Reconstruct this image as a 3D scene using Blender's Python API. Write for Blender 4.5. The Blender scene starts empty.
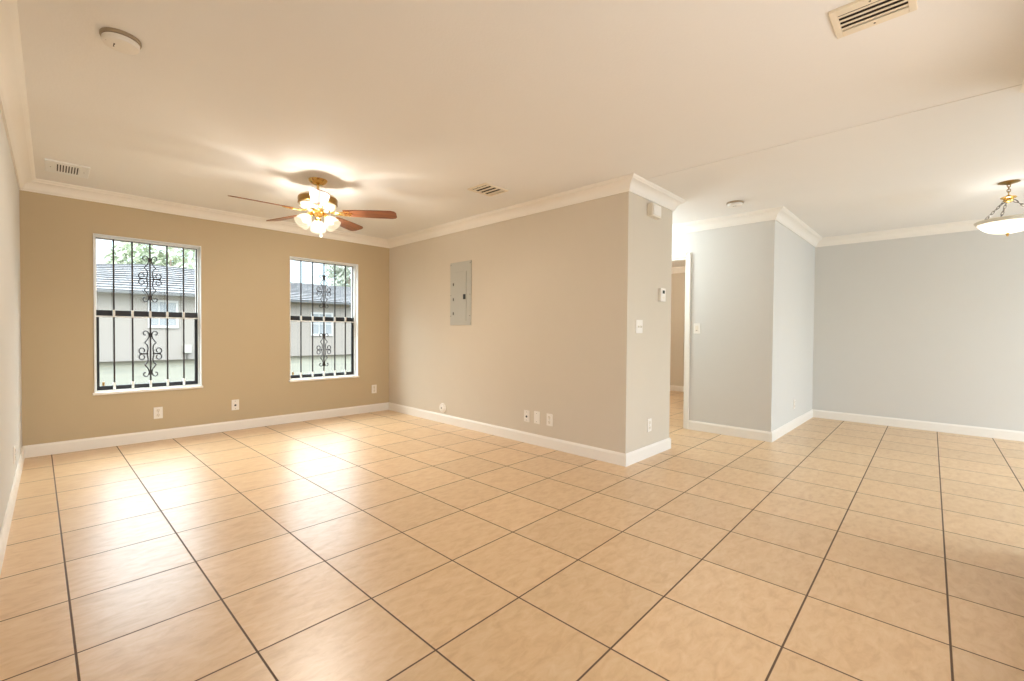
import bpy, bmesh, math, random
from mathutils import Vector, Matrix
random.seed(7)
S = bpy.context.scene
COL = S.collection
R = math.radians

def lin(r, g, b):
    f = lambda c: (c/255/12.92) if c/255 <= .04045 else ((c/255+.055)/1.055)**2.4
    return (f(r), f(g), f(b), 1)

# ------------------------------------------------------------------ camera
CAM = Vector((-3.4066, -5.7873, 1.1352))
RT = Vector((0.69630593, -0.71770236, 0.00783411))
UP = Vector((0.00738051, 0.01807394, 0.99980941))
FW = Vector((0.71770717, 0.69611541, -0.017882))
cd = bpy.data.cameras.new('camera'); cam = bpy.data.objects.new('camera', cd); COL.objects.link(cam)
m = Matrix.Identity(4)
for i, v in enumerate((RT, UP, -FW)):
    for j in range(3): m[j][i] = v[j]
m.translation = CAM
cam.matrix_world = m
cd.sensor_fit = 'HORIZONTAL'; cd.sensor_width = 36; cd.lens = 446.443/1024*36
cd.clip_start = .05; cd.clip_end = 300
S.camera = cam

# ------------------------------------------------------------------ view, sky, lights
S.view_settings.view_transform = 'Standard'; S.view_settings.look = 'None'
S.view_settings.gamma = 1; S.view_settings.use_curve_mapping = False
S.view_settings.exposure = 0.47
S.cycles.max_bounces = 10; S.cycles.diffuse_bounces = 6; S.cycles.sample_clamp_indirect = 6

W = bpy.data.worlds.new('sky'); S.world = W; W.use_nodes = True
nt = W.node_tree; nt.nodes.clear()
out = nt.nodes.new('ShaderNodeOutputWorld'); bg = nt.nodes.new('ShaderNodeBackground')
sky = nt.nodes.new('ShaderNodeTexSky'); sky.sky_type = 'NISHITA'; sky.sun_disc = False
sky.sun_elevation = R(52); sky.sun_rotation = R(200); sky.dust_density = 2.2; sky.air_density = 1.0
# bright hazy sky: pale at the horizon, several times brighter overhead
bg.inputs[1].default_value = .24
tc = nt.nodes.new('ShaderNodeTexCoord'); sx = nt.nodes.new('ShaderNodeSeparateXYZ'); nt.links.new(tc.outputs['Generated'], sx.inputs[0])
mrw = nt.nodes.new('ShaderNodeMapRange'); mrw.inputs[1].default_value = .04; mrw.inputs[2].default_value = .5; mrw.inputs[3].default_value = .25; mrw.inputs[4].default_value = 3.0
nt.links.new(sx.outputs[2], mrw.inputs[0])
bg2 = nt.nodes.new('ShaderNodeBackground'); bg2.inputs[0].default_value = (.86, .94, 1, 1); 
cl = nt.nodes.new('ShaderNodeMapRange'); cl.interpolation_type = 'SMOOTHSTEP'; cl.inputs[1].default_value = .24; cl.inputs[2].default_value = .6; nt.links.new(sx.outputs[2], cl.inputs[0])
cn = nt.nodes.new('ShaderNodeMapRange'); cn.interpolation_type = 'SMOOTHSTEP'; cn.inputs[1].default_value = .05; cn.inputs[2].default_value = .45; nt.links.new(sx.outputs[1], cn.inputs[0])
cm = nt.nodes.new('ShaderNodeMath'); cm.operation = 'MULTIPLY'; nt.links.new(cl.outputs[0], cm.inputs[0]); nt.links.new(cn.outputs[0], cm.inputs[1])
cb = nt.nodes.new('ShaderNodeMath'); cb.operation = 'MULTIPLY_ADD'; cb.inputs[1].default_value = 13; nt.links.new(cm.outputs[0], cb.inputs[0]); nt.links.new(mrw.outputs[0], cb.inputs[2])
nt.links.new(cb.outputs[0], bg2.inputs[1])   # bright lobe added to the north sky above the view, for window light
adw = nt.nodes.new('ShaderNodeAddShader')
nt.links.new(sky.outputs[0], bg.inputs[0]); nt.links.new(bg.outputs[0], adw.inputs[0]); nt.links.new(bg2.outputs[0], adw.inputs[1]); nt.links.new(adw.outputs[0], out.inputs[0])

def lamp(name, kind, loc, energy, color, rot=(0, 0, 0), **kw):
    d = bpy.data.lights.new(name, kind); d.energy = energy; d.color = color
    for k, v in kw.items(): setattr(d, k, v)
    o = bpy.data.objects.new(name, d); o.location = loc; o.rotation_euler = rot; COL.objects.link(o); return o

lamp('sun', 'SUN', (0, -10, 20), .4, (1, .96, .9), (R(40), 0, R(-25)), angle=R(1.5))
# area lamps add daylight fill at two unseen openings made up behind the camera
lamp('patio_fill', 'AREA', (2.0, -8.95, 1.15), 64, (.64, .83, 1), (R(90), 0, 0), shape='RECTANGLE', size=2.8, size_y=2.1)
lamp('front_fill', 'AREA', (-1.75, -6.11, 1.3), 14, (.88, .94, 1), (R(90), 0, 0), shape='RECTANGLE', size=2.6, size_y=1.6)
lamp('hall_bulb', 'POINT', (1.36, -2.75, 2.2), 32, (.80, .92, 1), shadow_soft_size=.1)
lamp('bedroom_fill', 'POINT', (3.6, -2.2, 2.2), 19, (1, .93, .82), shadow_soft_size=.1)  # point lamp lighting the room behind the doorway, no fixture seen

# ------------------------------------------------------------------ materials
def mat(name):
    M = bpy.data.materials.new(name); M.use_nodes = True
    n = M.node_tree.nodes; b = n['Principled BSDF']; return M, M.node_tree, b

def link(t, a, b): t.links.new(a, b)

def plain(name, col, rough=.5, metal=0, noise=.03, nscale=30, bump=0, bscale=200, spec=.5, emit=0, emitcol=None):
    M, t, b = mat(name)
    N = t.nodes
    tex = N.new('ShaderNodeTexNoise'); tex.inputs['Scale'].default_value = nscale; tex.inputs['Detail'].default_value = 4
    co = N.new('ShaderNodeTexCoord'); link(t, co.outputs['Object'], tex.inputs['Vector'])
    mr = N.new('ShaderNodeMapRange'); mr.inputs[3].default_value = 1-noise; mr.inputs[4].default_value = 1+noise
    link(t, tex.outputs[0], mr.inputs[0])
    mx = N.new('ShaderNodeVectorMath'); mx.operation = 'SCALE'; mx.inputs[0].default_value = col[:3]
    link(t, mr.outputs[0], mx.inputs['Scale']); link(t, mx.outputs[0], b.inputs['Base Color'])
    b.inputs['Roughness'].default_value = rough; b.inputs['Metallic'].default_value = metal
    b.inputs['Specular IOR Level'].default_value = spec
    if bump:
        t2 = N.new('ShaderNodeTexNoise'); t2.inputs['Scale'].default_value = bscale; t2.inputs['Detail'].default_value = 3
        link(t, co.outputs['Object'], t2.inputs['Vector'])
        bp = N.new('ShaderNodeBump'); bp.inputs['Strength'].default_value = bump; bp.inputs['Distance'].default_value = .002
        link(t, t2.outputs[0], bp.inputs['Height']); link(t, bp.outputs[0], b.inputs['Normal'])
    if emit:
        b.inputs['Emission Color'].default_value = emitcol or col; b.inputs['Emission Strength'].default_value = emit
    return M

TAN = plain('tan_wall_paint', lin(210, 199, 181), .75, noise=.012, nscale=6, bump=.35, bscale=120, spec=.25)
GREIGE = plain('greige_wall_paint', lin(212, 209, 202), .75, noise=.012, nscale=6, bump=.35, bscale=120, spec=.25)
CEIL = plain('ceiling_paint', lin(234, 231, 226), .85, noise=.01, nscale=5, bump=.4, bscale=90, spec=.2)
TRIM = plain('white_trim_paint', lin(238, 232, 222), .4, noise=.008)
WHITE = plain('white_plastic', lin(236, 230, 220), .4, noise=.01)
IVORY = plain('ivory_plastic', lin(232, 222, 204), .4, noise=.01)
DARK = plain('dark_slot', lin(38, 32, 28), .6)
VENTGAP = plain('vent_shadow_gap', lin(56, 42, 28), .8)
VENTW = plain('cream_vent_enamel', lin(230, 217, 194), .45)
GREY = plain('grey_panel_enamel', lin(184, 182, 172), .45, noise=.03, nscale=9)
LATCH = plain('black_latch', lin(28, 28, 28), .35)
BRASS = plain('polished_brass', lin(222, 184, 112), .2, 1, noise=.05)
BRASSD = plain('antique_brass', lin(160, 128, 74), .3, 1, noise=.06)
CREAM = plain('cream_enamel', lin(240, 228, 200), .35)
IRON = plain('dark_iron', lin(52, 46, 44), .5, .3)
ALU = plain('white_aluminium', lin(232, 232, 230), .4)
BLACKF = plain('black_window_sash', lin(20, 20, 24), .45)
CHROME = plain('grey_chain_metal', lin(120, 115, 108), .35, .9)
FRAMEW = plain('white_sleeve', lin(226, 226, 222), .5)

def wood():
    M, t, b = mat('walnut_fan_blade'); N = t.nodes
    co = N.new('ShaderNodeTexCoord'); mp = N.new('ShaderNodeMapping'); mp.inputs['Scale'].default_value = (1.5, 22, 8)
    link(t, co.outputs['Object'], mp.inputs[0])
    tx = N.new('ShaderNodeTexNoise'); tx.inputs['Scale'].default_value = 3; tx.inputs['Detail'].default_value = 6; tx.inputs['Distortion'].default_value = .6
    link(t, mp.outputs[0], tx.inputs['Vector'])
    cr = N.new('ShaderNodeValToRGB'); cr.color_ramp.elements[0].position = .3; cr.color_ramp.elements[1].position = .7
    cr.color_ramp.elements[0].color = lin(96, 52, 30); cr.color_ramp.elements[1].color = lin(160, 98, 60)
    link(t, tx.outputs[0], cr.inputs[0]); link(t, cr.outputs[0], b.inputs['Base Color'])
    b.inputs['Roughness'].default_value = .28
    return M
WOOD = wood()

TS, TSY, TR, TX, TY = .4402, .4469, .0165, -2.4611, -4.5034
def tile():
    M, t, b = mat('glazed_floor_tile'); N = t.nodes
    geo = N.new('ShaderNodeNewGeometry')
    def vm(op, a=None, bv=None):
        n = N.new('ShaderNodeVectorMath'); n.operation = op
        if a is not None: link(t, a, n.inputs[0])
        if bv is not None: n.inputs[1].default_value = bv
        return n
    def ma(op, a, bv=None, link_b=None):
        n = N.new('ShaderNodeMath'); n.operation = op; link(t, a, n.inputs[0])
        if bv is not None: n.inputs[1].default_value = bv
        if link_b is not None: link(t, link_b, n.inputs[1])
        return n.outputs[0]
    sub = vm('SUBTRACT', geo.outputs['Position'], (TX, TY, 0))
    rot = N.new('ShaderNodeVectorRotate'); rot.rotation_type = 'Z_AXIS'; rot.inputs['Angle'].default_value = -TR
    link(t, sub.outputs[0], rot.inputs['Vector'])
    div = vm('DIVIDE', rot.outputs[0], (TS, TSY, 1))
    fl = vm('FLOOR', div.outputs[0]); fr = vm('FRACTION', div.outputs[0])
    sp = N.new('ShaderNodeSeparateXYZ'); link(t, fr.outputs[0], sp.inputs[0])
    def edge(o):   # distance to the nearest joint, in metres
        h = ma('SUBTRACT', o, .5); h = ma('ABSOLUTE', h); h = ma('SUBTRACT', h, .5); h = ma('ABSOLUTE', h); return ma('MULTIPLY', h, TS)
    d = ma('MINIMUM', edge(sp.outputs[0]), link_b=edge(sp.outputs[1]))
    g = N.new('ShaderNodeMapRange'); g.interpolation_type = 'SMOOTHSTEP'
    g.inputs[1].default_value = .0026; g.inputs[2].default_value = .0044; link(t, d, g.inputs[0])   # 0 joint, 1 tile
    flz = vm('MULTIPLY', fl.outputs[0], (1, 1, 0))
    wn = N.new('ShaderNodeTexWhiteNoise'); wn.noise_dimensions = '3D'; link(t, flz.outputs[0], wn.inputs['Vector'])
    # mottled glaze, different on each tile
    off = vm('SCALE', wn.outputs['Color']); off.inputs['Scale'].default_value = 37
    pos = vm('ADD', rot.outputs[0]); link(t, off.outputs[0], pos.inputs[1])
    mp = N.new('ShaderNodeMapping'); mp.inputs['Scale'].default_value = (.8, 1.7, 1); mp.inputs['Rotation'].default_value = (0, 0, .5)
    link(t, pos.outputs[0], mp.inputs[0])
    n1 = N.new('ShaderNodeTexNoise'); n1.inputs['Scale'].default_value = 15; n1.inputs['Detail'].default_value = 8; n1.inputs['Roughness'].default_value = .62; n1.inputs['Distortion'].default_value = .5
    link(t, mp.outputs[0], n1.inputs['Vector'])
    cr = N.new('ShaderNodeValToRGB'); e = cr.color_ramp.elements
    e[0].position = .3; e[0].color = lin(205, 168, 125); e[1].position = .72; e[1].color = lin(224, 194, 156)
    k = cr.color_ramp.elements.new(.5); k.color = lin(217, 183, 140)
    link(t, n1.outputs[0], cr.inputs[0])
    var = N.new('ShaderNodeMapRange'); var.inputs[3].default_value = .94; var.inputs[4].default_value = 1.05; link(t, wn.outputs['Value'], var.inputs[0])
    sc = vm('SCALE', cr.outputs[0]); link(t, var.outputs[0], sc.inputs['Scale'])
    mx = N.new('ShaderNodeMix'); mx.data_type = 'RGBA'; mx.inputs[6].default_value = lin(92, 66, 44)
    link(t, g.outputs[0], mx.inputs[0]); link(t, sc.outputs[0], mx.inputs[7]); link(t, mx.outputs[2], b.inputs['Base Color'])
    rr = N.new('ShaderNodeMapRange'); rr.inputs[3].default_value = .8; rr.inputs[4].default_value = .33; link(t, g.outputs[0], rr.inputs[0]); b.inputs['Specular IOR Level'].default_value = .9
    link(t, rr.outputs[0], b.inputs['Roughness'])
    n2 = N.new('ShaderNodeTexNoise'); n2.inputs['Scale'].default_value = 9; n2.inputs['Detail'].default_value = 3; link(t, mp.outputs[0], n2.inputs['Vector'])
    hh = ma('MULTIPLY', n2.outputs[0], .12); hh = ma('ADD', hh, link_b=g.outputs[0])
    bp = N.new('ShaderNodeBump'); bp.inputs['Strength'].default_value = .25; bp.inputs['Distance'].default_value = .002
    link(t, hh, bp.inputs['Height']); link(t, bp.outputs[0], b.inputs['Normal'])
    return M
TILE = tile()

def thin_glass():
    M = bpy.data.materials.new('window_glass'); M.use_nodes = True; t = M.node_tree; N = t.nodes; N.clear()
    o = N.new('ShaderNodeOutputMaterial'); mx = N.new('ShaderNodeMixShader'); tr = N.new('ShaderNodeBsdfTransparent')
    gl = N.new('ShaderNodeBsdfGlossy'); gl.inputs['Roughness'].default_value = .02
    fr = N.new('ShaderNodeFresnel'); gm = N.new('ShaderNodeNewGeometry')
    io = N.new('ShaderNodeMapRange'); io.inputs[3].default_value = 1.4; io.inputs[4].default_value = 1/1.4   # same reflectance on the far face
    link(t, gm.outputs['Backfacing'], io.inputs[0]); link(t, io.outputs[0], fr.inputs[0])
    tr.inputs[0].default_value = (.95, .97, .96, 1)
    link(t, fr.outputs[0], mx.inputs[0]); link(t, tr.outputs[0], mx.inputs[1]); link(t, gl.outputs[0], mx.inputs[2]); link(t, mx.outputs[0], o.inputs[0])
    return M
GLASS = thin_glass()

def lamp_glass(name, col, emit, see=.45, tint=.8):
    M = bpy.data.materials.new(name); M.use_nodes = True; t = M.node_tree; N = t.nodes; N.clear()
    o = N.new('ShaderNodeOutputMaterial'); mx = N.new('ShaderNodeMixShader'); tr = N.new('ShaderNodeBsdfTransparent')
    ad = N.new('ShaderNodeAddShader'); tl = N.new('ShaderNodeBsdfTranslucent'); em = N.new('ShaderNodeEmission')
    co = N.new('ShaderNodeTexCoord'); tx = N.new('ShaderNodeTexNoise'); tx.inputs['Scale'].default_value = 16; tx.inputs['Detail'].default_value = 4
    link(t, co.outputs['Object'], tx.inputs['Vector'])
    mr = N.new('ShaderNodeMapRange'); mr.inputs[3].default_value = emit*.75; mr.inputs[4].default_value = emit*1.2; link(t, tx.outputs[0], mr.inputs[0])
    tl.inputs[0].default_value = (tint, tint*.97, tint*.9, 1); em.inputs[0].default_value = col; link(t, mr.outputs[0], em.inputs[1])
    mx.inputs[0].default_value = see
    link(t, tl.outputs[0], ad.inputs[0]); link(t, em.outputs[0], ad.inputs[1])
    link(t, ad.outputs[0], mx.inputs[1]); link(t, tr.outputs[0], mx.inputs[2]); link(t, mx.outputs[0], o.inputs[0])
    return M
SHADE = lamp_glass('frosted_lamp_glass', lin(255, 236, 200), .9, .5, .008)
BOWL = lamp_glass('alabaster_bowl_glass', lin(255, 248, 236), .44, .1)
BULB = lamp_glass('lit_bulb_glass', lin(255, 240, 210), 2, .85, .008)

# ------------------------------------------------------------------ mesh helpers
def finish(name, bm, material, parent=None, smooth=False, angle=35):
    bmesh.ops.recalc_face_normals(bm, faces=bm.faces[:])
    me = bpy.data.meshes.new(name); bm.to_mesh(me); bm.free()
    if smooth:
        for p in me.polygons: p.use_smooth = True
        me.set_sharp_from_angle(angle=R(angle))
    mats = material if isinstance(material, (list, tuple)) else [material]
    for q in mats: me.materials.append(q)
    o = bpy.data.objects.new(name, me); COL.objects.link(o)
    if parent is not None: o.parent = parent
    return o

def box(bm, lo, hi, bevel=0, mi=0):
    lo = Vector(lo); hi = Vector(hi)
    vs = [bm.verts.new((x, y, z)) for x in (lo.x, hi.x) for y in (lo.y, hi.y) for z in (lo.z, hi.z)]
    fs = [bm.faces.new([vs[i] for i in q]) for q in ((0, 1, 3, 2), (4, 6, 7, 5), (0, 4, 5, 1), (2, 3, 7, 6), (0, 2, 6, 4), (1, 5, 7, 3))]
    for f in fs: f.material_index = mi
    if bevel:
        es = list({e for f in fs for e in f.edges})
        bmesh.ops.bevel(bm, geom=es, offset=bevel, segments=2, profile=.6, affect='EDGES')
    return vs

def lathe(bm, prof, n=32, M=Matrix.Identity(4), mi=0, lobes=0, lobe_amp=0):
    rings = []
    for r, z in prof:
        if r < 1e-5: rings.append([bm.verts.new(M @ Vector((0, 0, z)))])
        else:
            ring = []
            for k in range(n):
                a = 2*math.pi*k/n; rr = r
                if lobes: rr = r*(1+lobe_amp*math.cos(lobes*a))
                ring.append(bm.verts.new(M @ Vector((rr*math.cos(a), rr*math.sin(a), z))))
            rings.append(ring)
    for a, b in zip(rings[:-1], rings[1:]):
        if len(a) == 1 and len(b) == 1: continue
        for k in range(n):
            k2 = (k+1) % n
            if len(a) == 1: f = bm.faces.new((a[0], b[k], b[k2]))
            elif len(b) == 1: f = bm.faces.new((a[k], b[0], a[k2]))
            else: f = bm.faces.new((a[k], b[k], b[k2], a[k2]))
            f.material_index = mi
    for rg, rev in ((rings[0], False), (rings[-1], True)):
        if len(rg) > 1 and False: bm.faces.new(rg)

def smooth_path(pts, n=6):
    P = [Vector(p) for p in pts]; res = []
    for i in range(len(P)-1):
        a = P[max(i-1, 0)]; b = P[i]; c = P[i+1]; d = P[min(i+2, len(P)-1)]
        for k in range(n):
            s = k/n
            res.append(.5*((2*b)+(c-a)*s+(2*a-5*b+4*c-d)*s*s+(3*b-a-3*c+d)*s**3))
    res.append(P[-1]); return res

def tube(bm, pts, r, n=8, cap=True):
    P = [Vector(p) for p in pts]; rings = []; prev = None
    for i, p in enumerate(P):
        t = (P[min(i+1, len(P)-1)]-P[max(i-1, 0)]).normalized()
        ref = prev if prev is not None else (Vector((0, 0, 1)) if abs(t.z) < .9 else Vector((0, 1, 0)))
        u = (ref-t*ref.dot(t)).normalized(); prev = u; v = t.cross(u)
        rr = r[i] if isinstance(r, (list, tuple)) else r
        rings.append([bm.verts.new(p+rr*(u*math.cos(2*math.pi*k/n)+v*math.sin(2*math.pi*k/n))) for k in range(n)])
    for a, b in zip(rings[:-1], rings[1:]):
        for k in range(n): bm.faces.new((a[k], a[(k+1) % n], b[(k+1) % n], b[k]))
    if cap:
        bm.faces.new(rings[0][::-1]); bm.faces.new(rings[-1])

def new(): return bmesh.new()
def empty(name, loc=(0, 0, 0), rot=(0, 0, 0)):
    o = bpy.data.objects.new(name, None); o.empty_display_size = .1; o.location = loc; o.rotation_euler = rot; COL.objects.link(o); return o
def tag(o, label, cat, group=None):
    o['label'] = label; o['category'] = cat
    if group: o['group'] = group
    return o
def struct(o, label=None):
    o['kind'] = 'structure'
    if label: o['label'] = label
    return o

# ------------------------------------------------------------------ room shell
H = 2.44
WX, L, T, D, YF, GX = -3.5938, 3.8447, .8429, 1.8776, -4.4849, 3.9079
YS, YSD, HN = -6.15, -8.9, -1.6
SX = .1
PTS = [(WX, 0), (WX, YS), (SX, YS), (SX, YSD), (GX, YSD), (GX, YF), (D, YF), (D, HN), (T, HN), (T, -L), (0, -L), (0, 0)]
NAMES = ['west', 'south', 'stub', 'patio', 'dining', 'alcove', 'hall_east', 'hall_north', 'hall_west', 'thermostat', 'panel', 'window']
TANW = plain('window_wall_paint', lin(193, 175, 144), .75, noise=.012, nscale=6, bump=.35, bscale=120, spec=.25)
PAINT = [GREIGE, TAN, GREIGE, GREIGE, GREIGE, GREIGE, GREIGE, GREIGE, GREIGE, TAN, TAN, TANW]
n = len(PTS)
def nrm(i):
    a = Vector(PTS[i]); b = Vector(PTS[(i+1) % n]); d = (b-a).normalized(); return Vector((-d.y, d.x)), d
def corner(i, off):                       # point at vertex i moved off into the room on both walls
    na, _ = nrm((i-1) % n); nb, _ = nrm(i)
    return Vector(PTS[i])+(na+nb)*off

TH = .15
W1 = (-3.129, -2.277, .520, 2.040); W2 = (-1.368, -.479, .515, 2.050)
DOORY = (-3.563, -2.763, 2.048)
OPEN = {'window': [W1, W2], 'hall_east': [(DOORY[0], DOORY[1], -.001, DOORY[2])], 'patio': [(.6, 3.4, -.001, 2.15)], 'south': [(-3.05, -.45, .5, 2.1)]}
for i, nm in enumerate(NAMES):
    nv, dv = nrm(i); a = Vector(PTS[i]); b = Vector(PTS[(i+1) % n]); ln = (b-a).length
    ao = corner(i, -TH); bo = corner((i+1) % n, -TH)
    cuts = []
    for (p, q, z0, z1) in OPEN.get(nm, []):
        ax = 0 if abs(dv.x) > .5 else 1
        s0, s1 = sorted(((p-a[ax])*dv[ax], (q-a[ax])*dv[ax])); cuts.append((s0, s1, z0, z1))
    cuts.sort()
    bm = new()
    def slab(s0, s1, z0, z1):
        if s1-s0 < 1e-4 or z1-z0 < 1e-3: return
        i0 = a+dv*s0; i1 = a+dv*s1
        o0 = ao if s0 == 0 else i0-nv*TH
        o1 = bo if s1 == ln else i1-nv*TH
        lo = [bm.verts.new((p.x, p.y, z0)) for p in (i0, i1, o1, o0)]; hi = [bm.verts.new((p.x, p.y, z1)) for p in (i0, i1, o1, o0)]
        bm.faces.new(lo); bm.faces.new(hi)
        for k in range(4): bm.faces.new((lo[k], lo[(k+1) % 4], hi[(k+1) % 4], hi[k]))
    s = 0
    for (s0, s1, z0, z1) in cuts:
        slab(s, s0, 0, H); slab(s0, s1, 0, z0); slab(s0, s1, z1, H); s = s1
    slab(s, ln, 0, H)
    struct(finish('wall_'+nm, bm, PAINT[i]))

bm = new(); box(bm, (WX-.15, YSD-.15, -.12), (5.4, .15, 0)); struct(finish('floor', bm, TILE))
bm = new(); box(bm, (WX-.15, YSD-.15, H), (5.4, .15, H+.15)); struct(finish('ceiling', bm, CEIL))
# the bedroom seen through the doorway
bm = new(); box(bm, (5.2, -4.33, 0), (5.35, -.6, H)); struct(finish('wall_bedroom_east', bm, TAN))
bm = new(); box(bm, (D+TH, -.75, 0), (5.2, -.6, H)); struct(finish('wall_bedroom_north', bm, TAN))
bm = new(); box(bm, (5.186, -4.33, 0), (5.2, -.75, .107), .003); struct(finish('baseboard_bedroom', bm, TRIM))
bm = new()
vs = [(5.2, 2.33), (5.185, 2.33), (5.16, 2.37), (5.11, 2.42), (5.1, 2.44), (5.2, 2.44)]
A = [bm.verts.new((x, -4.33, z)) for x, z in vs]; B = [bm.verts.new((x, -.75, z)) for x, z in vs]
for k in range(len(vs)): bm.faces.new((A[k], A[(k+1) % len(vs)], B[(k+1) % len(vs)], B[k]))
bm.faces.new(A); bm.faces.new(B); struct(finish('trim_15', bm, TRIM))

def run(i, prof, s_from=None, s_to=None):
    """moulding along wall i, mitred at both corners; profile (offset into room, z)"""
    nv, dv = nrm(i); a = Vector(PTS[i]); bm = new(); ends = []
    for e in (0, 1):
        row = []
        for off, z in prof:
            if e == 0 and s_from is not None: p = a+dv*s_from+nv*off
            elif e == 1 and s_to is not None: p = a+dv*s_to+nv*off
            else: p = corner((i+e) % n, off)
            row.append(bm.verts.new((p.x, p.y, z)))
        ends.append(row)
    k = len(prof)
    for q in range(k): bm.faces.new((ends[0][q], ends[0][(q+1) % k], ends[1][(q+1) % k], ends[1][q]))
    bm.faces.new(ends[0]); bm.faces.new(ends[1]); return bm
def arc(cx, cz, r, a0, a1, k=6): return [(cx+r*math.cos(R(a0+(a1-a0)*j/k)), cz+r*math.sin(R(a0+(a1-a0)*j/k))) for j in range(k+1)]
CROWN = [(0, 2.338), (.012, 2.338), (.014, 2.346), (.018, 2.350)] + arc(.072, 2.357, .050, 172, 98, 6)[0:0] + \
        [(.022, 2.360), (.026, 2.372), (.034, 2.386), (.045, 2.398), (.058, 2.407), (.072, 2.413), (.080, 2.416), (.080, 2.421), (.088, 2.425), (.096, 2.431), (.100, 2.436), (.100, H), (0, H)]
BASE = [(0, 0), (.014, 0), (.014, .088), (.011, .096), (.009, .100), (.006, .107), (0, .107)]
for i, nm in enumerate(NAMES):
    if nm in ('hall_north',): pass
    struct(finish('trim_%d' % (i+1), run(i, CROWN), TRIM, smooth=True, angle=30))
    if nm in ('patio',): continue
    if nm == 'hall_east':
        struct(finish('baseboard_hall_east', run(i, BASE, None, (DOORY[0]-.050)-YF), TRIM))
        continue
    struct(finish('baseboard_'+nm, run(i, BASE), TRIM))

# ceiling seam where the living and dining ceilings meet
bm = new(); box(bm, (.095, -6.06, H-.003), (.185, -3.93, H+.002), .0015); struct(finish('trim_13', bm, CEIL))

# doorway in the hall: casing and jamb
bm = new(); cw, ct = .048, .018; y0, y1, zt = DOORY
for (ya, yb, za, zb) in ((y0-cw, y0, 0, zt+cw), (y1, y1+cw, 0, zt+cw), (y0, y1, zt, zt+cw)):
    box(bm, (D-ct, ya, za), (D, yb, zb), .004)
    box(bm, (D-ct-.006, ya if ya != y0 else ya, za if za == 0 else zb-.018), (D-ct, (ya+.018) if ya < y0 else yb, zb), .002) if ya != y1 else None
struct(finish('trim_14', bm, TRIM))
bm = new()
box(bm, (D+.001, y0, 0), (D+TH-.001, y0+.02, zt), .002); box(bm, (D+.001, y1-.02, 0), (D+TH-.001, y1, zt), .002); box(bm, (D+.001, y0+.02, zt-.02), (D+TH-.001, y1-.02, zt), .002)
struct(finish('door_1', bm, TRIM))

# frames of two unseen openings, added to go with the fill lamps
def frame_bm(lo, hi, w, d, axis='y', mull=0):
    bm = new(); (x0, z0), (x1, z1) = lo, hi; y0_, y1_ = d
    box(bm, (x0, y0_, z0), (x0+w, y1_, z1)); box(bm, (x1-w, y0_, z0), (x1, y1_, z1))
    box(bm, (x0+w, y0_, z0), (x1-w, y1_, z0+w)); box(bm, (x0+w, y0_, z1-w), (x1-w, y1_, z1))
    for k in range(mull):
        xm = x0+(x1-x0)*(k+1)/(mull+1); box(bm, (xm-w/2, y0_, z0+w), (xm+w/2, y1_, z1-w))
    return bm
struct(finish('door_added', frame_bm((.6, 0), (3.4, 2.15), .05, (YSD-.13, YSD-.08), mull=1), ALU))
struct(finish('window_3', frame_bm((-3.05, .5), (-.45, 2.1), .05, (YS-.13, YS-.08), mull=1), ALU))  # added frame of an unseen opening, goes with front_fill

# ------------------------------------------------------------------ the two windows and their grilles
def window(idx, w):
    x0, x1, z0, z1 = w
    root = struct(empty('window_%d' % idx, ((x0+x1)/2, .1, z0)))
    def put(name, bm, mt):
        for v in bm.verts: v.co -= root.location
        return finish(name, bm, mt, root)
    zm = 1.272
    # white reveal liner, with a thin lip on the wall
    bm = new(); t = .006
    box(bm, (x0, -.008, z0), (x0+t, .149, z1)); box(bm, (x1-t, -.008, z0), (x1, .149, z1))
    box(bm, (x0+t, -.008, z1-t), (x1-t, .149, z1)); put('reveal', bm, ALU)
    bm = new(); box(bm, (x0-.012, -.022, z0-.012), (x1+.012, .149, z0+.012), .004); put('window_sill', bm, TRIM)
    a, b, c, d = x0+t, x1-t, z0+t, z1-t
    put('window_frame', frame_bm((a, c), (b, d), .010, (.085, .149)), ALU)
    a += .010; b -= .010; c += .010; d -= .010
    up = put('upper_sash', frame_bm((a, zm-.012), (b, d), .013, (.120, .142)), ALU)
    bl = frame_bm((a, c), (b, zm+.05), .026, (.092, .116))
    box(bl, (a+.026, .092, zm-.006), (b-.026, .116, zm+.024)); box(bl, (a+.026, .092, c+.026), (b-.026, .116, c+.046))
    lo = put('lower_sash', bl, BLACKF)
    bm = new(); box(bm, (b-.007, .112, zm+.05), (b, .1195, d-.004)); box(bm, (a, .112, d-.007), (b-.007, .1195, d))
    g = put('shade_strip', bm, BLACKF); g.parent = up  # black strips at top and right stand in for the shade there
    bm = new(); box(bm, (a, .084, zm-.018), (b, .092, zm-.004), .002); put('meeting_strip', bm, ALU)
    bm = new(); box(bm, (a+.02, .130, zm+.008), (b-.02, .133, d-.02)); g = put('glass_pane', bm, GLASS); g.parent = up; g.location = (0, 0, 0)
    bm = new(); box(bm, (a+.026, .103, c+.046), (b-.026, .106, zm-.006)); g = put('glass_pane', bm, GLASS); g.parent = lo
    bm = new(); box(bm, (a+.045, .086, c+.048), (a+.062, .102, c+.085), .003); g = put('sash_latch', bm, BRASSD); g.parent = lo
    return root
window(1, W1); window(2, W2)

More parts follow.
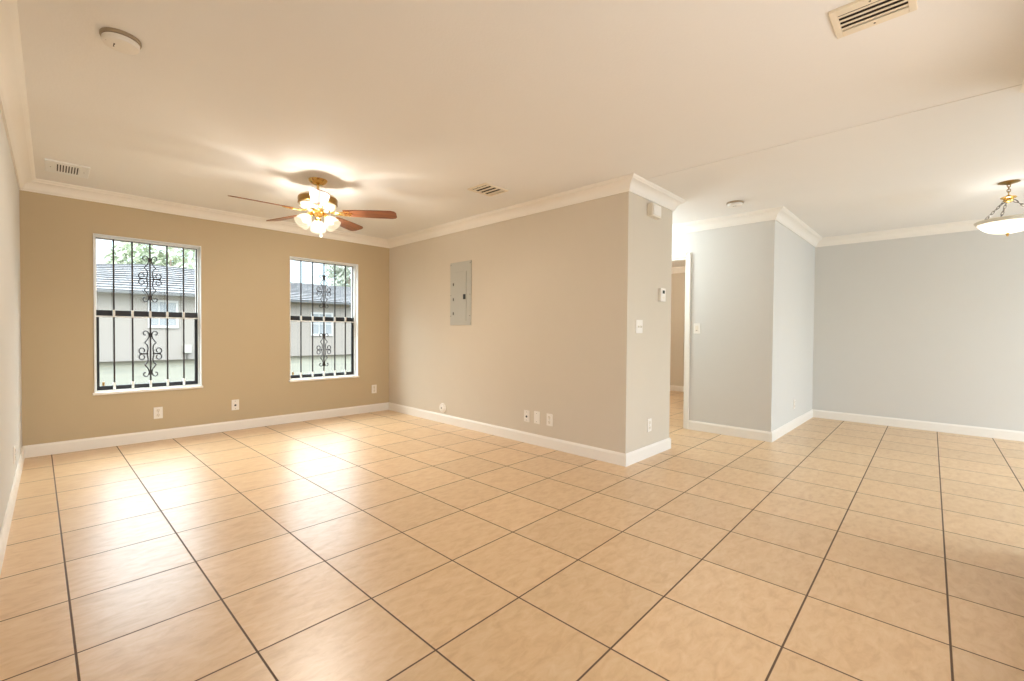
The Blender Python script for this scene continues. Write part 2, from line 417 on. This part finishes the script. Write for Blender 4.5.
def grille(w, label, kv=.00122):
    x0, x1, z0, z1 = w
    x0 += .008; x1 -= .008; z0 += .0125; z1 -= .0125
    yg = .055; root = tag(empty('security_grille', ((x0+x1)/2, yg, z0)), label, 'window grille', 'iron grilles in the two windows')
    org = root.location.copy()
    def put(name, bm, mt, par=root, **k):
        for v in bm.verts: v.co -= org
        return finish(name, bm, mt, par, **k)
    bm = new()
    for xx in (x0, x1-.012): box(bm, (xx, yg-.006, z0), (xx+.012, yg+.006, z1), .002)
    box(bm, (x0+.012, yg-.006, z1-.014), (x1-.012, yg+.006, z1), .002); box(bm, (x0+.012, yg-.006, z0), (x1-.012, yg+.006, z0+.012), .002)
    put('grille_frame', bm, FRAMEW)
    sp = (x1-x0)/6; bars = []
    for k in range(1, 6):
        x = x0+sp*k
        bm = new(); box(bm, (x-.0065, yg-.0065, z0+.012), (x+.0065, yg+.0065, z1-.014), .0015); b = put('bar', bm, IRON)
        for zc, hh in ((1.290, .036), (z0+.050, .034)):
            bm = new(); box(bm, (x-.0095, yg-.0095, zc-hh), (x+.0095, yg+.0095, zc+hh), .002); put('sleeve', bm, FRAMEW, b)
    xc = x0+sp*3
    for zc in (1.652, .890):
        sc = new(); ku = .00095
        A_ = [(72, 222), (84, 226), (92, 207), (76, 192), (56, 199), (45, 225), (51, 252), (66, 272), (82, 291)]
        S_ = [(82, 291), (62, 308), (54, 335), (58, 362), (63, 380)]
        B_ = [(94, 368), (84, 362), (85, 345), (103, 333), (122, 342), (128, 361), (114, 376), (63, 381)]
        for sx in (-1, 1):
            bm = new()
            for sz in (-1, 1):
                for c in (A_, S_, B_):
                    tube(bm, smooth_path([(xc+sx*(q[0]-33)*ku, yg, zc+sz*(382-q[1])*kv) for q in c], 5), .0054, 6)
            box(bm, (min(xc+sx*.018, xc+sx*.085), yg-.007, zc-.006), (max(xc+sx*.018, xc+sx*.085), yg+.007, zc+.006), .001)
            put('scroll', bm, IRON, smooth=True, angle=60)
        for sz in (-1, 1):
            bm = new(); box(bm, (xc-.014, yg-.011, zc+sz*.200-.012), (xc+.014, yg+.011, zc+sz*.200+.012), .002); put('collar', bm, IRON)
    return root
grille(W1, 'scrolled iron security grille in the left window, nearer the left wall')
grille(W2, 'scrolled iron security grille in the right window, nearer the electrical panel', .00112)

# ------------------------------------------------------------------ wall plates and boxes
def at_wall(name, pos, facing):      # local frame: +x right along the wall as seen, +y up, +z out of the wall
    ang = {'-y': 0, '-x': -90, '+x': 90}[facing]
    o = empty(name, pos)
    o.matrix_world = Matrix.Translation(Vector(pos)) @ Matrix.Rotation(R(ang), 4, 'Z') @ Matrix.Rotation(R(90), 4, 'X')
    return o
def plate_bm(w=.07, h=.115, d=.007): bm = new(); box(bm, (-w/2, -h/2, 0), (w/2, h/2, d), .0025); return bm
def outlet(pos, facing, label, kind='duplex', mt=WHITE, w=.074, h=.118):
    nm = {'duplex': 'outlet', 'jack': 'wall_jack', 'blank': 'blank_plate', 'switch': 'light_switch', 'rocker': 'light_switch', 'double': 'light_switch'}[kind]
    cat = {'outlet': 'outlet', 'wall_jack': 'wall jack', 'blank_plate': 'wall plate', 'light_switch': 'light switch'}[nm]
    root = tag(at_wall(nm, pos, facing), label, cat)
    finish('cover_plate', plate_bm(w, h), mt, root)
    def screw(x, y):
        bm = new(); lathe(bm, [(.0035, .0065), (.0035, .008), (.002, .0086), (0, .0086)], 10, Matrix.Translation((x, y, 0))); finish('screw', bm, CHROME, root)
    if kind == 'duplex':
        for s in (-1, 1):
            bm = new(); lathe(bm, [(.0165, .0065), (.0165, .009), (.0155, .0095), (0, .0095)], 20, Matrix.Translation((0, s*.0245, 0))); r = finish('receptacle', bm, IVORY, root)
            bm = new()
            for dx in (-.0062, .0062): box(bm, (dx-.0014, s*.0245+.001, .0093), (dx+.0014, s*.0245+.010, .0099))
            box(bm, (-.0025, s*.0245-.010, .0093), (.0025, s*.0245-.005, .0099)); finish('slot', bm, DARK, r)
        screw(0, 0)
    if kind == 'jack':
        bm = new(); lathe(bm, [(.011, .0065), (.011, .009), (.006, .0095), (.006, .017), (.004, .0175), (0, .0175)], 16, Matrix.Translation((0, -.004, 0))); finish('socket', bm, DARK, root)
        screw(0, -.042); screw(0, .042)
    if kind == 'blank': screw(0, -.042); screw(0, .042)
    if kind == 'rocker':
        bm = new(); box(bm, (-.017, -.033, .006), (.017, .033, .0115), .003); finish('rocker', bm, IVORY, root)
        bm = new(); box(bm, (-.009, -.026, .0112), (.009, -.021, .013), .001); finish('indicator', bm, CHROME, root)
    if kind == 'double':
        for x in (-.023, .023):
            bm = new(); box(bm, (x-.006, -.012, .006), (x+.006, .012, .0095), .001); t_ = finish('toggle_base', bm, IVORY, root)
            bm = new(); box(bm, (x-.0035, -.008, .009), (x+.0035, .002, .020), .001); finish('toggle', bm, IVORY, t_)
    return root
outlet((-2.652, 0, .282), '-y', 'white duplex outlet on the window wall below the left window', 'duplex')
outlet((-1.958, 0, .288), '-y', 'white jack plate with one dark round socket between the two windows', 'jack')
outlet((-.237, 0, .321), '-y', 'white duplex outlet on the window wall beside the room corner', 'duplex')
outlet((0, -2.708, .276), '-x', 'white jack plate with a dark socket, leftmost of the three low plates', 'jack')
outlet((0, -2.845, .280), '-x', 'blank white wall plate, middle of the three low plates', 'blank', h=.125)
outlet((0, -3.010, .279), '-x', 'white duplex outlet, rightmost of the three low plates', 'duplex')
outlet((.203, -L, 1.197), '-y', 'white double light switch on the thermostat wall near its outer corner', 'double', w=.115)
outlet((.418, -L, .293), '-y', 'white outlet low on the narrow wall under the thermostat', 'duplex')
outlet((D, -3.692, 1.2), '-x', 'white rocker light switch beside the white door casing', 'rocker', w=.075, h=.12)
outlet((2.86, YF, .293), '-y', 'white outlet on the alcove side wall near the dining corner', 'duplex')
outlet((WX, -1.265, .28), '+x', 'white outlet seen edge-on low on the left wall', 'duplex')

r = tag(at_wall('round_wall_plate', (0, -1.288, .186), '-x'), 'round white wall plate just above the baseboard under the electrical panel', 'wall plate')
bm = new(); lathe(bm, [(.060, 0), (.060, .008), (.054, .016), (.034, .018), (.031, .024), (.015, .025), (0, .025)], 28); finish('cover', bm, WHITE, r, smooth=True)
bm = new(); lathe(bm, [(.010, .024), (.009, .028), (0, .028)], 14); finish('centre_screw', bm, CHROME, r)

r = tag(at_wall('electrical_panel', (0, -1.629, 1.598), '-x'), 'grey metal electrical panel set in the long tan wall', 'electrical panel')
bm = new(); box(bm, (-.192, -.380, 0), (.192, .374, .012), .003); finish('cover', bm, GREY, r)
bm = new(); box(bm, (-.120, -.33, .0115), (.115, .255, .019), .004); dr = finish('door', bm, GREY, r)
bm = new(); box(bm, (.07, -.075, .018), (.105, -.015, .03), .004); finish('latch', bm, LATCH, dr)
for y in (-.24, -.07, .11):
    bm = new(); box(bm, (-.128, y-.016, .012), (-.112, y+.016, .024), .002); finish('hinge', bm, CHROME, dr)
for (x, y) in ((-.178, .345), (.178, .345), (-.178, -.02), (.178, -.02), (-.178, -.27), (.178, -.27)):
    bm = new(); lathe(bm, [(.006, .0115), (.006, .014), (0, .016)], 10, Matrix.Translation((x, y, 0))); finish('screw', bm, CHROME, r)

r = tag(at_wall('door_chime', (.415, -L, 2.247), '-y'), 'white door chime box high on the narrow wall under the crown', 'door chime')
bm = new(); box(bm, (-.087, -.056, 0), (.087, .056, .052), .004); finish('housing', bm, IVORY, r)
bm = new(); box(bm, (-.07, -.045, .051), (.07, .045, .060), .005); finish('front_cover', bm, WHITE, r)
r = tag(at_wall('thermostat', (.615, -L, 1.502), '-y'), 'small white thermostat on the narrow wall above the light switch', 'thermostat')
bm = new(); box(bm, (-.05, -.062, 0), (.05, .062, .028), .005); finish('housing', bm, WHITE, r)
bm = new(); box(bm, (-.016, .012, .0275), (.026, .042, .0295), .001); finish('screen', bm, plain('grey_lcd', lin(70, 74, 66), .25), r)
bm = new(); box(bm, (-.02, -.034, .0275), (.024, -.024, .030), .001); finish('button_row', bm, IVORY, r)

# ------------------------------------------------------------------ ceiling fixtures
SHADED_IVORY = plain('shaded_ivory_plastic', lin(168, 148, 120), .5)
def detector(pos, label, rr=.07):
    o = tag(empty('smoke_detector', pos), label, 'smoke detector')
    bm = new(); lathe(bm, [(0, 0), (rr*1.02, 0), (rr*1.03, -.010), (rr*1.0, -.014), (rr*.85, -.014)], 40); finish('base', bm, SHADED_IVORY, o, smooth=True)
    bm = new(); lathe(bm, [(rr*.85, -.014), (rr*.94, -.016), (rr*.94, -.028), (rr*.88, -.037), (rr*.7, -.042), (rr*.3, -.044), (0, -.044)], 40); c = finish('cover', bm, WHITE, o, smooth=True)
    bm = new()
    for k in range(3): box(bm, (-rr*.75+.013*k, -.02, -.0438+.002*(2-k)), (-rr*.75+.013*k+.005, .012, -.038))
    finish('sounder_slot', bm, VENTGAP, c)
    return o
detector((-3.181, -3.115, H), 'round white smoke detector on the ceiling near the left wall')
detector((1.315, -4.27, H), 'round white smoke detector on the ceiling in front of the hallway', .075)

def register(name, lo, hi, n_, axis, label, rim, gap=VENTGAP, mt=VENTW, slope=.5, tilt=-84):
    """ceiling register: rim, dark box behind, tilted louvres running along the axis"""
    x0, y0 = lo; x1, y1 = hi; o = tag(empty(name, ((x0+x1)/2, (y0+y1)/2, H)), label, 'ceiling vent')
    a, b = (x1-x0)/2, (y1-y0)/2
    bm = new(); z0, z1 = -.012, 0
    for q in (((-a, -b), (a, -b+rim[1])), ((-a, b-rim[1]), (a, b)), ((-a, -b+rim[1]), (-a+rim[0], b-rim[1])), ((a-rim[0], -b+rim[1]), (a, b-rim[1]))):
        box(bm, (*q[0], z0), (*q[1], z1), .002)
    finish('frame', bm, mt, o)
    zd = -.0095 if slope >= 1 else -.0025
    bm = new(); box(bm, (-a+rim[0]*.9, -b+rim[1]*.9, zd), (a-rim[0]*.9, b-rim[1]*.9, -.0005)); finish('duct_opening', bm, gap, o)
    ia, ib = a-rim[0], b-rim[1]
    for k in range(n_ if slope < 1 else n_+1):
        bm = new(); t = (k+.5)/n_
        if slope >= 1:                       # flat punched bars between slots
            x = -ia+2*ia*k/n_; w = ia/n_*.55
            box(bm, (max(x-w, -ia), -ib, -.0115), (min(x+w, ia), ib, -.0095))
        elif axis == 'y':
            x = -ia+2*ia*t; w = ia/n_*slope
            vs = [(x-w, -.003), (x-w*.8, -.003), (x+w, -.013), (x+w*.8, -.013)]
            box(bm, (-.0009, -ib, -w), (.0009, ib, w))
            bmesh.ops.rotate(bm, verts=bm.verts[:], cent=(0, 0, 0), matrix=Matrix.Rotation(R(tilt), 3, 'Y'))
            bmesh.ops.translate(bm, verts=bm.verts[:], vec=(x, 0, -.0085))
        else:
            y = -ib+2*ib*t; w = ib/n_*slope
            box(bm, (-ia, -.0009, -w), (ia, .0009, w))
            bmesh.ops.rotate(bm, verts=bm.verts[:], cent=(0, 0, 0), matrix=Matrix.Rotation(R(62), 3, 'X'))
            bmesh.ops.translate(bm, verts=bm.verts[:], vec=(0, y, -.009))
        finish('louvre', bm, mt, o)
    for s in (-1, 1):
        bm = new(); lathe(bm, [(.004, -.0115), (.004, -.0135), (0, -.0145)], 10, Matrix.Translation((s*(a-rim[0]/2), 0, 0))); finish('screw', bm, CHROME, o)
    return o
register('ceiling_register', (-3.435, -.825), (-3.18, -.47), 8, 'y', 'small white ceiling register with short dark slots near the left window corner', (.062, .065), DARK, ALU, 1)
register('ceiling_register', (-.765, -2.895), (-.485, -2.645), 4, 'y', 'square ceiling register right of the ceiling fan, above the tan wall', (.025, .022), VENTGAP, VENTW, .40)
register('ceiling_register', (-1.215, -5.685), (-1.005, -5.425), 4, 'y', 'large cream ceiling vent with long dark louvres, at the top edge above the photographer', (.042, .024), VENTGAP, VENTW, .34)

# ------------------------------------------------------------------ ceiling fan
FX, FY = -1.795, -1.873
fan = tag(empty('ceiling_fan', (FX, FY, H)), 'brass and cream five-blade ceiling fan with lit glass shades', 'ceiling fan')
bm = new(); lathe(bm, [(0, 0), (.075, 0), (.077, -.004), (.074, -.010), (.066, -.022), (.052, -.034), (.038, -.041), (.022, -.045), (0, -.045)], 40); finish('canopy', bm, BRASS, fan, smooth=True)
bm = new(); lathe(bm, [(.011, -.04), (.011, -.115)], 16); lathe(bm, [(.011, -.098), (.028, -.104), (.032, -.114), (.03, -.125), (0, -.125)], 24); finish('downrod', bm, BRASS, fan, smooth=True)
MZ = -.125
bm = new(); lathe(bm, [(0, MZ+.006), (.05, MZ+.004), (.1, MZ-.004), (.14, MZ-.016), (.152, MZ-.028), (.152, MZ-.034)], 48)
lathe(bm, [(.152, MZ-.088), (.152, MZ-.096), (.145, MZ-.106), (.12, MZ-.120), (.09, MZ-.128), (0, MZ-.130)], 48)
mo = finish('motor_housing', bm, CREAM, fan, smooth=True)
bm = new(); lathe(bm, [(.150, MZ-.032), (.158, MZ-.036), (.160, MZ-.05), (.158, MZ-.066), (.160, MZ-.084), (.150, MZ-.090)], 48); finish('brass_band', bm, BRASSD, mo, smooth=True)
BZ = 2.163-H
for k in range(5):
    az = R(249+72*k)
    Mx = Matrix.Rotation(az, 4, 'Z')
    Mb = Mx @ Matrix.Translation((0, 0, BZ)) @ Matrix.Rotation(R(-13), 4, 'X')
    # blade outline, rounded and clipped at the tip
    o_ = [(.215, -.050), (.30, -.058), (.50, -.068), (.62, -.070), (.652, -.058), (.664, -.035), (.664, .035), (.652, .058), (.62, .070), (.50, .068), (.30, .058), (.215, .050)]
    bm = new(); up = [bm.verts.new((x, y, .003)) for x, y in o_]; dn = [bm.verts.new((x, y, -.003)) for x, y in o_]
    bm.faces.new(up); bm.faces.new(dn[::-1])
    for q in range(len(o_)): bm.faces.new((up[q], dn[q], dn[(q+1) % len(o_)], up[(q+1) % len(o_)]))
    bl = finish('blade', bm, WOOD, fan); bl.matrix_local = Mb
    # blade iron: arm from the motor, spreading into a three-finger bracket under the blade
    bm = new()
    for yy in (-.034, 0, .034):
        tube(bm, smooth_path([(.09, yy*.3, .012), (.14, yy*.35, -.006), (.185, yy*.6, -.010), (.225, yy, -.007), (.275 if yy == 0 else .255, yy, -.006)], 4), .0055, 8)
        lathe(bm, [(.011, -.0035), (.011, -.008), (.006, -.011), (0, -.011)], 12, Matrix.Translation((.275 if yy == 0 else .255, yy, 0)))
    box(bm, (.105, -.016, -.008), (.165, .016, .002), .003)
    br = finish('blade_iron', bm, BRASS, bl, smooth=True)
bm = new(); lathe(bm, [(0, MZ-.128), (.04, MZ-.128), (.048, MZ-.136), (.05, MZ-.150), (.062, MZ-.156), (.066, MZ-.166), (.058, MZ-.176), (.04, MZ-.186), (.022, MZ-.192), (.014, MZ-.202), (0, MZ-.206)], 36)
finish('light_fitter', bm, BRASS, fan, smooth=True)
for k, az in enumerate((187, 307, 67)):
    d = Vector((math.cos(R(az)), math.sin(R(az)), 0)); c0 = Vector((0, 0, MZ-.166))
    p1 = c0+d*.058+Vector((0, 0, -.004)); axis = (d*math.sin(R(40))+Vector((0, 0, -math.cos(R(40))))).normalized()
    bm = new(); tube(bm, smooth_path([c0+d*.04, c0+d*.06+Vector((0, 0, .004)), p1+axis*.012, p1+axis*.03], 4), .009, 10)
    rotm = axis.to_track_quat('Z', 'Y').to_matrix().to_4x4()
    Ms = Matrix.Translation(p1+axis*.018) @ rotm @ Matrix.Scale(.93, 4)
    lathe(bm, [(0, -.004), (.018, -.002), (.025, .006), (.026, .024), (.022, .028)], 24, Ms)
    finish('lamp_arm', bm, BRASS, fan, smooth=True)
    bm = new()
    lathe(bm, [(.024, .022), (.032, .032), (.050, .052), (.062, .076), (.066, .098), (.067, .116), (.072, .130), (.069, .130), (.064, .116), (.063, .098), (.058, .074), (.046, .054), (.028, .034), (.021, .024)], 36, Ms, lobes=6, lobe_amp=.025)
    sh = finish('lamp_shade', bm, SHADE, fan, smooth=True, angle=60)
    bm = new(); lathe(bm, [(0, .026), (.012, .03), (.013, .045), (.02, .06), (.027, .078), (.024, .094), (.012, .104), (0, .107)], 20, Ms); finish('bulb', bm, BULB, sh, smooth=True)
    lp = lamp('fan_bulb', 'POINT', Vector((FX, FY, H)) + (Ms @ Vector((0, 0, .080))), 28, (1, .94, .85), shadow_soft_size=.02)
bm = new()
for q in range(22): lathe(bm, [(0, .003), (.0026, 0), (0, -.003)], 8, Matrix.Translation((.018, -.02, MZ-.19-.0062*q)))
ch = finish('pull_chain', bm, BRASS, fan)
bm = new(); lathe(bm, [(0, 0), (.004, -.004), (.007, -.018), (.010, -.034), (.009, -.042), (0, -.046)], 16, Matrix.Translation((.018, -.02, MZ-.326))); finish('pull_fob', bm, WHITE, ch, smooth=True)

# ------------------------------------------------------------------ bowl pendant of the dining side
PX, PY = 2.236, -6.151
pen = tag(empty('pendant_lamp', (PX, PY, H)), 'lit alabaster bowl pendant hanging by brass arms at the right edge', 'pendant lamp')
bm = new(); lathe(bm, [(0, 0), (.064, 0), (.067, -.004), (.058, -.009), (.03, -.016), (.012, -.024), (0, -.026)], 36); finish('canopy', bm, BRASSD, pen, smooth=True)
bm = new()
for q in range(4):
    zc = -.030-.021*q
    ring = [(.010*math.cos(a)*(1 if q % 2 else 0), .010*math.cos(a)*(0 if q % 2 else 1), zc+.0155*math.sin(a)) for a in [2*math.pi*j/16 for j in range(17)]]
    tube(bm, ring, .003, 6, cap=False)
finish('chain', bm, BRASSD, pen, smooth=True)
bm = new(); lathe(bm, [(r_, z_+.018) for r_, z_ in [(0, -.128), (.014, -.130), (.02, -.138), (.046, -.144), (.05, -.150), (.044, -.156), (.03, -.160), (.034, -.172), (.028, -.184), (.012, -.192), (0, -.195)]], 32)
tube(bm, [(.016*math.cos(a), 0, -.102+.016*math.sin(a)) for a in [2*math.pi*j/20 for j in range(21)]], .0032, 6, cap=False)
finish('hub', bm, BRASS, pen, smooth=True)
for k in range(3):
    az = R(134+120*k); d = Vector((math.cos(az), math.sin(az), 0))
    bm = new(); P0 = d*.03+Vector((0, 0, -.160)); P1 = d*.186+Vector((0, 0, -.318)); nl = 7
    u = (P1-P0).normalized(); s1 = u.cross(Vector((0, 0, 1))).normalized(); s2 = u.cross(s1)
    for q in range(nl):
        c = P0.lerp(P1, (q+.5)/nl); side = s1 if q % 2 else s2; hl = (P1-P0).length/nl*.68
        tube(bm, [c+u*(hl*math.cos(a))+side*(.0085*math.sin(a)) for a in [2*math.pi*j/14 for j in range(15)]], .0028, 6, cap=False)
    box(bm, tuple(P1-Vector((.008, .008, .014))), tuple(P1+Vector((.008, .008, .006))), .002)
    finish('chain_arm', bm, CHROME, pen, smooth=True)
bm = new()
pr = [(.186, -.346), (.184, -.350), (.178, -.352), (.160, -.378), (.130, -.402), (.095, -.418), (.05, -.428), (0, -.430)]
pi = [(0, -.422), (.05, -.420), (.092, -.410), (.126, -.394), (.154, -.371), (.171, -.350), (.180, -.345), (.186, -.346)]
lathe(bm, pr+pi, 48, lobes=10, lobe_amp=.008); bw = finish('bowl_shade', bm, BOWL, pen, smooth=True, angle=60)
bm = new(); lathe(bm, [(.172, -.318), (.196, -.318), (.203, -.324), (.200, -.332), (.190, -.345), (.180, -.349), (.176, -.340), (.170, -.326), (.172, -.318)], 48); finish('bowl_rim', bm, plain('alabaster_rim', lin(214, 208, 192), .5, noise=.08, nscale=14), bw, smooth=True)
bm = new(); lathe(bm, [(0, -.428), (.010, -.430), (.013, -.438), (.007, -.446), (.009, -.452), (0, -.460)], 16); finish('finial', bm, BRASSD, pen, smooth=True)
lamp('pendant_bulb', 'POINT', (PX, PY, H-.30), 1.6, (1, .95, .88), shadow_soft_size=.05)

# ------------------------------------------------------------------ outside: lawn, house across the lawn, trees
def grass_mat():
    M, t, b = mat('lawn_grass'); N = t.nodes
    co = N.new('ShaderNodeTexCoord'); a = N.new('ShaderNodeTexNoise'); a.inputs['Scale'].default_value = 1.2; a.inputs['Detail'].default_value = 8
    link(t, co.outputs['Object'], a.inputs['Vector'])
    cr = N.new('ShaderNodeValToRGB'); cr.color_ramp.elements[0].position = .35; cr.color_ramp.elements[1].position = .65
    cr.color_ramp.elements[0].color = lin(54, 52, 34); cr.color_ramp.elements[1].color = lin(70, 66, 48)
    link(t, a.outputs[0], cr.inputs[0]); link(t, cr.outputs[0], b.inputs['Base Color']); b.inputs['Roughness'].default_value = .9
    return M
bm = new(); box(bm, (-30, .16, -.3), (45, 60, -.04)); struct(finish('ground', bm, grass_mat()), 'pale green lawn outside the windows')

HY = 16.0
HW = plain('pale_stucco', lin(156, 150, 142), .9, noise=.03, nscale=2, bump=.3, bscale=40)
def shingle():
    M, t, b = mat('grey_roof_tile'); N = t.nodes
    co = N.new('ShaderNodeTexCoord'); mp = N.new('ShaderNodeMapping'); link(t, co.outputs['Object'], mp.inputs[0])
    br = N.new('ShaderNodeTexBrick'); br.inputs['Scale'].default_value = 1; br.inputs['Brick Width'].default_value = .6; br.inputs['Row Height'].default_value = .3
    br.inputs['Mortar Size'].default_value = .03; br.inputs['Color1'].default_value = lin(118, 118, 120); br.inputs['Color2'].default_value = lin(126, 125, 124); br.inputs['Mortar'].default_value = lin(84, 84, 86)
    link(t, mp.outputs[0], br.inputs['Vector']); link(t, br.outputs[0], b.inputs['Base Color']); b.inputs['Roughness'].default_value = .85
    return M
ROOF = shingle()
hs = tag(empty('house', (2, HY, -.04)), 'pale stucco house with grey tiled roof seen across the lawn', 'house')
def hput(name, bm, mt, par=None):
    for v in bm.verts: v.co -= Vector((2, HY, -.04))
    return finish(name, bm, mt, par or hs)
bm = new(); box(bm, (-12, HY, -.04), (18, HY+9, 2.62)); hput('wall', bm, HW)
bm = new()
ez = 2.50; e0, e1, y0_, y1_ = -12.6, 18.6, HY-.45, HY+9.45; ym = HY+4.2; rz = 4.05
rdg = [(-9.6, 3.5), (-4.5, 3.66), (-.3, 4.10), (1.4, 4.06), (5.4, 3.80), (10, 3.80), (15.6, 3.6)]
exs = [e0, -6.5, -1.5, 2.0, 6.5, 12, e1]
def roof_row(t0, ya): return [Vector((x, ya, ez)).lerp(Vector((rx, ym, rz_)), t0) for x, (rx, rz_) in zip(exs, rdg)]
for ya in (y0_, y1_):
    rows = [[bm.verts.new(p) for p in roof_row(q/26, ya)] for q in range(27)]
    for ra, rb in zip(rows[:-1], rows[1:]):
        for k in range(len(exs)-1): bm.faces.new((ra[k], ra[k+1], rb[k+1], rb[k]))
for xe, re in ((e0, rdg[0]), (e1, rdg[-1])):
    bm.faces.new([bm.verts.new(p) for p in ((xe, y0_, ez), (xe, y1_, ez), (re[0], ym, re[1]))])
bmesh.ops.remove_doubles(bm, verts=bm.verts[:], dist=.001)
hput('roof', bm, ROOF)
bm = new()
for q in range(13):                                          # courses of tile, following the roof slope
    t0 = (q+.5)/13
    row = roof_row(t0, y0_)
    tube(bm, [p+Vector((0, 0, .012)) for p in row], .034, 5)
hput('tile_course', bm, plain('roof_tile_lip', lin(82, 82, 84), .85))
bm = new(); box(bm, (e0, y0_-.03, ez-.05), (e1, y0_, ez+.03)); hput('fascia', bm, plain('grey_fascia', lin(96, 98, 98), .7))
for (xa, xb, za, zb) in ((-.78, .0, 1.30, 2.2), (5.3, 6.2, 1.0, 1.95), (-6, -4.6, .9, 2.0)):
    bm = new()
    for q in (((xa-.08, za-.1), (xb+.08, za)), ((xa-.08, zb), (xb+.08, zb+.08)), ((xa-.08, za), (xa, zb)), ((xb, za), (xb+.08, zb))):
        box(bm, (q[0][0], HY-.06, q[0][1]), (q[1][0], HY-.001, q[1][1]))
    for k in (1, 2): box(bm, (xa+(xb-xa)*k/3-.015, HY-.04, za), (xa+(xb-xa)*k/3+.015, HY-.005, zb))
    box(bm, (xa, HY-.045, (za+zb)/2-.02), (xb, HY-.005, (za+zb)/2+.02))
    f = hput('window', bm, plain('grey_window_frame', lin(196, 196, 194), .6))
    bm = new(); box(bm, (xa, HY-.02, za), (xb, HY-.002, zb)); hput('window_pane', bm, plain('dull_pane', lin(150, 156, 160), .2), f)
um = tag(empty('utility_box', (.35, HY-.05, .1)), 'small grey utility box low on the pale house wall', 'utility box')
bm = new(); box(bm, (-.14, -.09, .12), (.14, .045, .44), .01); finish('housing', bm, GREY, um)
bm = new(); tube(bm, [(0, -.02, .13), (0, -.02, -.14)], .03); finish('conduit', bm, CHROME, um)

def tree(pos, h, cr, label, leaves, cols, squash=.8, kind='leafy'):
    o = tag(empty('tree', pos), label, 'tree')
    rnd = random.Random(int(h*100+pos[0]*10))
    bm = new(); tube(bm, smooth_path([(0, 0, -.1), (.1, 0, h*.25), (-.05, .1, h*.5), (0, 0, h*.8)], 5), [.22*h/7*(1-.8*i/15) for i in range(16)], 10); finish('trunk', bm, plain('grey_bark', lin(130, 118, 104), .9), o, smooth=True)
    bm = new()
    blobs = [Vector((rnd.uniform(-1, 1)*cr*.62, rnd.uniform(-1, 1)*cr*.55, h-cr*squash+rnd.uniform(-.6, .6)*cr*squash)) for _ in range(11)]
    for _ in range(leaves):
        b = rnd.choice(blobs); v = Vector((rnd.gauss(0, 1), rnd.gauss(0, 1), rnd.gauss(0, 1))).normalized()*cr*.42*rnd.uniform(.7, 1.05)
        c = b+v; n1 = Vector((rnd.gauss(0, 1), rnd.gauss(0, 1), rnd.gauss(0, 1))).normalized(); n2 = n1.orthogonal().normalized(); n3 = n1.cross(n2); s = rnd.uniform(.1, .2)
        f = bm.faces.new([bm.verts.new(c+n2*s*1.4), bm.verts.new(c+n3*s*.6), bm.verts.new(c-n2*s*1.4), bm.verts.new(c-n3*s*.6)])
    finish('crown', bm, cols, o)
    return o
LEAF = plain('pale_leaf', lin(176, 184, 160), .7, noise=.25, nscale=1.5)
LEAF2 = plain('grey_green_leaf', lin(178, 184, 168), .7, noise=.25, nscale=1.5)
tree((1.8, 29, 0), 6.9, 3.2, 'broad pale green tree behind the house roof, seen through the left window', 5200, LEAF)
tree((12.0, 26, 0), 6.6, 1.5, 'thin pale tree rising above the roof in the right window', 1300, LEAF2, 1.2)
